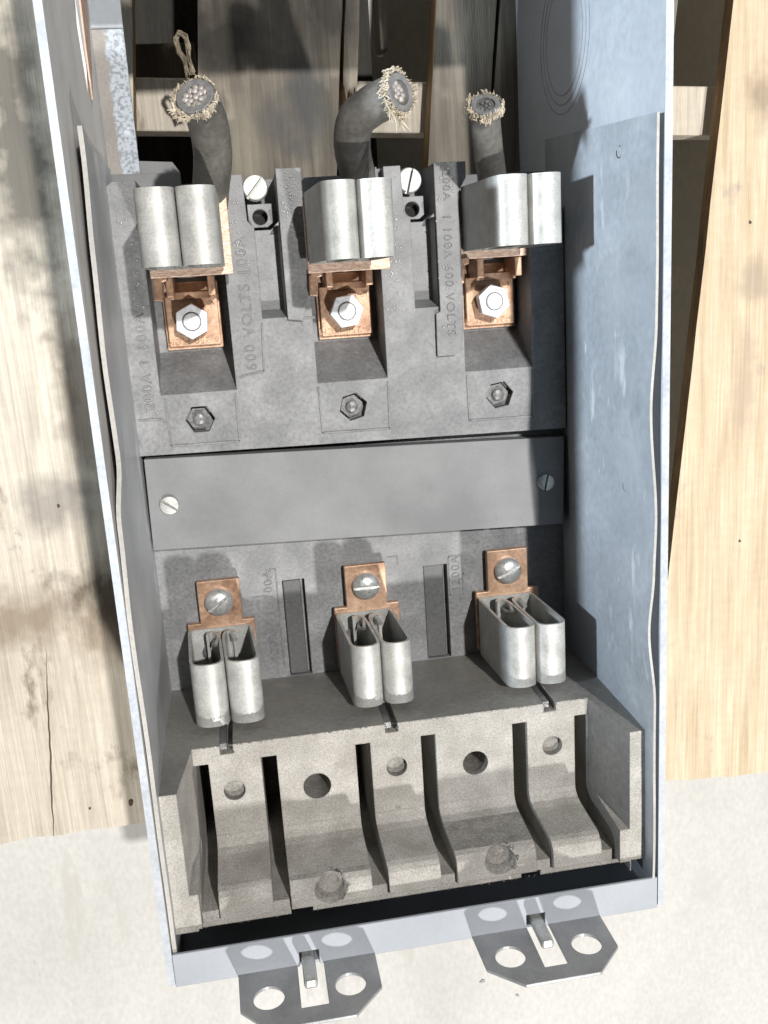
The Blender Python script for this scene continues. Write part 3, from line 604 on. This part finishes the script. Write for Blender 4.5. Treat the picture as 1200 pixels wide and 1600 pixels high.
for k, (x0, x1) in enumerate(slots):
    c = MB(); c.hexa([(x0, -5.85, .6), (x1, -5.85, .6), (x1, -.78, .6), (x0, -.78, .6), (x0, -5.85, 6.3), (x1, -5.85, 6.3), (x1, -.78, 6.9), (x0, -.78, 6.9)]); cut.append(c)
    c = MB(); c.hexa([(x0, -5.85, 6.2), (x1, -5.85, 6.2), (x1, -2, 6.2), (x0, -2, 6.2), (x0 - .03, -5.72, 11), (x1 + .03, -5.72, 11), (x1 + .03, -2, 11), (x0 - .03, -2, 11)]); cut.append(c)
    c = MB(); c.box(x0 - .03, x1 + .03, -7, -4, 9.3, 12); cut.append(c)
for hx, hy, r, d in ((2.82, -2.16, .47, .35), (6.36, -2.49, .61, 2.2), (9.91, -2.09, .47, .35), (13.46, -2.44, .58, 2.2), (17.04, -2.11, .47, .35)):
    cut.append(MB().cyl(hx, hy, 6.4 - d, 7.2, r * .97, 32, r1=r))
for x0 in (2.38, 9.5, 16.68):
    cut.append(MB().box(x0, x0 + .56, -.42, .6, 3.6, 7.0))
for x0, x1, y1 in ((4.72, 5.62, -6.22), (14.58, 15.44, -6.25), (-.5, 1.0, -6.15), (19.25, 20.6, -6.0)):
    cut.append(MB().box(x0, x1, -7, y1, -3, 12))
# melted dents in the two wide ribs
for cx, cy in ((6.42, -5.32), (13.6, -5.22)):
    c = MB(); n = 20; pr_ = [(.70 * (1 + .12 * math.sin(k * 2.1)) * math.sin(PI * k / 8), 9.72 + .75 * math.cos(PI * k / 8)) for k in range(7, 0, -1)]
    c.lathe(cx, cy, [(r, z) for r, z in pr_], n); cut.append(c)
me = boolean(blk, cut)
bm = bmesh.new(); bm.from_mesh(me); bmesh.ops.recalc_face_normals(bm, faces=bm.faces)
for f in bm.faces:
    c = f.calc_center_median(); nrm = f.normal
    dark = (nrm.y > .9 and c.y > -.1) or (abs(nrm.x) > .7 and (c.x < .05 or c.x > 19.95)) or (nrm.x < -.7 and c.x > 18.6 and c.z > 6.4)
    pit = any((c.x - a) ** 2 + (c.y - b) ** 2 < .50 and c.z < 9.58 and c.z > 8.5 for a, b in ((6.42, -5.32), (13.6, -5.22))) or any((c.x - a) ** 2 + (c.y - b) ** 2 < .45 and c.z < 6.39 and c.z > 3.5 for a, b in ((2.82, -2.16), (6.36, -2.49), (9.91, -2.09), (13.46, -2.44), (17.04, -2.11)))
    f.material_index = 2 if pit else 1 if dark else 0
bm.to_mesh(me); bm.free()
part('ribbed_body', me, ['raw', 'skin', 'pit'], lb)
# crumbs and burrs along the broken edges
mb = MB(); rnd = random.Random(4)
def burr(p, s):
    a = [Vector(p) + Vector((rnd.uniform(-s, s), rnd.uniform(-s, s), rnd.uniform(-s, s))) for _ in range(4)]
    mb.add(a, [(0, 1, 2), (0, 2, 3), (0, 3, 1), (1, 3, 2)])
for i in range(700):
    t = rnd.random(); k = rnd.random()
    if k < .35: burr((1.2 + 17.6 * t, -.02, 6.4), .05)
    elif k < .6: burr((1 + 18.2 * t, -6.5 + (.28 if 4.72 < 1 + 18.2 * t < 5.62 else 0), rnd.uniform(9.1, 9.3)), .055)
    elif k < .75: burr((20, -6 + 5.9 * t, 9.93), .045)
    elif k < .82: burr((1.25 - .6 * t, -.05, 6.4 + 3.5 * t), .05)
    elif k < .9: burr((18.75 + .6 * t, -.05, 6.4 + 3.5 * t), .05)
    elif k < .96:
        a = rnd.uniform(-1.2, 1.6); cx, cy = rnd.choice(((6.42, -5.32), (13.6, -5.22))); burr((cx + .74 * math.cos(a), cy + .74 * math.sin(a), 9.62), .09)
    else: burr((rnd.choice((2.4, 2.92, 9.5, 10.05, 16.7, 17.2)) + rnd.uniform(-.04, .04), -.42 + .4 * t, 6.4), .06)
part('burr_crumbs', mb, 'raw', lb, kind='stuff')
for x0 in (2.38, 9.5, 16.68):   # tongues of the clips standing in the notches
    mb = MB(); mb.box(x0 + .01, x0 + .3, -.3, -.02, 2.6, 6.2); part('notch_tongue', mb, 'dark_nut', lb)

def lower_clip(x0, x1, tabx0, tabx1, ang, skew, label):
    z0, z1 = .66, 5.2; cx = (x0 + x1) / 2
    p = part('fuse_clip', clip_mesh(x0, x1, .34, 3.22, z0, z1, skew), 'tin', lb, smooth=40, label=label)
    mb = MB(); mb.prism([(tabx0, 5.52), (tabx0, 3.46), (tabx0 - .62, 3.46), (tabx0 - .62, .4), (tabx1 + .55, .4), (tabx1 + .55, 3.46), (tabx1, 3.46), (tabx1, 5.52)], .24, .58)
    part('copper_tab', mb, 'copper', p, bevel=.03)
    slotted_screw(p, (tabx0 + tabx1) / 2 - .02, 4.5, .58, .66, .55, ang)
    for pts, rr in (([(cx - .30, 3.0, .9), (cx - .34, 3.12, 1.9), (cx - .45, 3.1, 2.7), (cx - .58, 2.9, 2.2), (cx - .56, 2.8, 1.4)], .1), ([(cx + .26, 3.0, .9), (cx + .33, 3.1, 1.6), (cx + .42, 2.95, 1.9)], .12)):
        mb = MB(); mb.tube(pts, rr, 10); part('spring_strip', mb, 'tin', p, smooth=60)
    mb = MB(); mb.lathe(cx - .75, 2.1, [(.42, .72), (.42, .95), (.32, 1.05)], 20); part('rivet', mb, 'dark_nut', p, smooth=40)
lower_clip(1.5, 4.38, 1.79, 3.78, .62, .06, 'left lower fuse clip')
lower_clip(8.46, 11.08, 8.79, 10.8, 0.0, .045, 'middle lower fuse clip')
lower_clip(15.56, 18.25, 15.86, 17.9, .45, .055, 'right lower fuse clip, slightly pinkish')

# ================================================================== CUT CABLES
def cable(label, path, r, n_str, seed, tuft, smat='strand'):
    rnd = random.Random(seed)
    pts = [Vector(p) for p in path]
    sm = []
    for i in range(len(pts) - 1):   # Catmull-Rom
        p0, p1, p2, p3 = pts[max(0, i - 1)], pts[i], pts[i + 1], pts[min(len(pts) - 1, i + 2)]
        for k in range(10):
            t = k / 10; sm.append(.5 * ((2 * p1) + (p2 - p0) * t + (2 * p0 - 5 * p1 + 4 * p2 - p3) * t * t + (3 * p1 - p0 - 3 * p2 + p3) * t ** 3))
    sm.append(pts[-1])
    c = thing('cut_cable', label, 'cable', tuple(pts[0]), 'cut cable stubs in the upper fuse block')
    mb = MB(); rad = [r * (1 + .004 * math.sin(i * 1.9) + .015 * mnoise.noise(Vector((i * .7, seed, 0)))) for i in range(len(sm))]
    mb.tube(sm, rad, 28); part('jacket', mb, 'cable', c, smooth=50)
    end = sm[-1]; d = (sm[-1] - sm[-3]).normalized()
    M = Matrix.Translation(end) @ d.to_track_quat('Z', 'Y').to_matrix().to_4x4()
    def P(x, y, z): return tuple(M @ Vector((x, y, z)))
    n = 28; mb = MB()
    ri = r * .62
    rings = [(r * .97, -.02), (r * .95, .07), (r * .9, .1), (ri, .09), (ri * .98, -.16)]
    vs = [P(rr * math.cos(2 * PI * i / n), rr * math.sin(2 * PI * i / n), z) for rr, z in rings for i in range(n)]
    fs = [(k * n + i, k * n + (i + 1) % n, (k + 1) * n + (i + 1) % n, (k + 1) * n + i) for k in range(len(rings) - 1) for i in range(n)] + [tuple(range((len(rings) - 1) * n, len(rings) * n))]
    mb.add(vs, fs); part('insulation', mb, 'insul', c, smooth=40)
    sr = ri * .24; spots = [(0, 0)] + [(ri * .47 * math.cos(a), ri * .47 * math.sin(a)) for a in [2 * PI * k / 6 for k in range(6)]] + [(ri * .83 * math.cos(a), ri * .83 * math.sin(a)) for a in [2 * PI * k / 11 + .2 for k in range(11)]]
    for k, (x, y) in enumerate(spots[:n_str]):
        x += rnd.uniform(-.02, .02); y += rnd.uniform(-.02, .02); h = .04 + rnd.uniform(-.05, .06)
        mb = MB(); mb.tube([P(x, y, -.1), P(x, y, h), P(x * 1.0, y, h + .03)], [sr, sr, sr * .7], 10); part('strand', mb, smat, c, smooth=50)
    # frayed cotton braid around the cut
    mb = MB()
    for k in range(int(tuft[0] * 1.3)):
        a = rnd.uniform(0, 2 * PI); lump = .75 + 1.1 * mnoise.noise(Vector((2.2 * math.cos(a), 2.2 * math.sin(a), seed * 3.3)))
        if lump < rnd.uniform(.2, .8): continue
        q = [P(r * 1.0 * math.cos(a), r * 1.0 * math.sin(a), rnd.uniform(-.28, -.02))]
        for s in range(1, 5):
            a += rnd.uniform(-.16, .16); rr = r * 1.0 + .17 * max(.1, lump) * rnd.uniform(-.1, 1.0)
            q.append(P(rr * math.cos(a), rr * math.sin(a), rnd.uniform(-.3, .2) * lump))
        mb.tube(q, [.016, .026, .026, .022, .008], 4)
    for (a0, spread, num, ln, up) in tuft[1]:
        for k in range(num):
            a = a0 + rnd.uniform(-spread, spread); x, y = r * 1.02 * math.cos(a), r * 1.02 * math.sin(a); l = ln * rnd.uniform(.5, 1.1)
            q = [P(x, y, -.15)]; bx, by = rnd.uniform(-.25, .25), rnd.uniform(-.25, .25)
            for s in range(1, 6):
                t = s / 5; q.append(P(x + (math.cos(a) * (1 - up) + bx * t) * l * t, y + (math.sin(a) * (1 - up) + by * t) * l * t, -.1 + up * l * t))
            mb.tube(q, [.035, .03, .028, .024, .02, .008], 4)
    part('frayed_braid', mb, 'fibre', c, kind='stuff')
    return c
cable('leftmost cut cable, its end facing the viewer with yellowish frayed braid around it',
      [(4.0, 21.2, .2), (4.3, 22.7, 1.9), (4.55, 23.9, 3.7), (4.48, 24.9, 5.1), (4.15, 25.55, 6.15)], .76, 18, 1, (170, [(.3, .5, 70, .42, .25), (-1.3, .8, 50, .25, .2)]))
cable('middle cut cable bent over to the right, thin threads rising from its end',
      [(10.6, 21.2, .2), (10.5, 22.8, 2.0), (10.1, 24.0, 3.7), (10.15, 24.75, 4.9), (10.65, 25.1, 5.7), (11.2, 25.3, 6.1), (11.6, 25.38, 6.55)], .74, 9, 2, (190, [(2.4, .5, 26, 1.1, .35), (0, 3.1, 40, .2, .3)]))
cable('right cut cable standing upright with small white tuft on its end',
      [(16.5, 21.0, .2), (16.35, 22.4, 1.9), (15.85, 23.6, 3.3), (15.45, 24.6, 4.4), (15.33, 25.1, 4.95)], .62, 11, 3, (140, [(1.7, .25, 26, .75, .7), (.2, .2, 10, .6, .7)]), 'dark_nut')
# frayed scrap of cord on the pallet, behind the left cable
fc = MB(); rnd = random.Random(12)
loop = [(3.75, 28.2), (3.72, 28.7), (3.5, 29.1), (3.42, 29.5), (3.6, 29.75), (3.85, 29.6), (3.92, 29.2), (3.86, 28.8), (4.0, 28.3)]
for k in range(26):
    fc.tube([(x + rnd.uniform(-.11, .11), y + rnd.uniform(-.10, .10), -2.9 + .9 * math.sin(i / 8 * PI) + rnd.uniform(-.12, .12)) for i, (x, y) in enumerate(loop)], .02, 4)
cdp = part('frayed_cord', fc, 'dull_fibre'); cdp['label'] = 'small frayed loop of pale cord sticking up behind the left cable'; cdp['category'] = 'cord'
# grit on the floor
GRIT = ('greyish flake of grit on the concrete below the right tab', 'tiny flake of grit on the concrete, lower right of the right tab')
for k, (x, y, r) in enumerate(((19.1, -35.4, .26), (21.9, -37.3, .17))):
    mb = MB(); rr = random.Random(k + 3); n = 9
    mb.prism([(x + r * rr.uniform(.5, 1.2) * math.cos(2 * PI * i / n), y + r * rr.uniform(.4, .9) * math.sin(2 * PI * i / n)) for i in range(n)], -18.01, -17.93)
    p = part('grit_flake', mb, 'groove'); p['category'] = 'grit'; p['group'] = 'flakes of grit on the concrete'; p['label'] = GRIT[k]
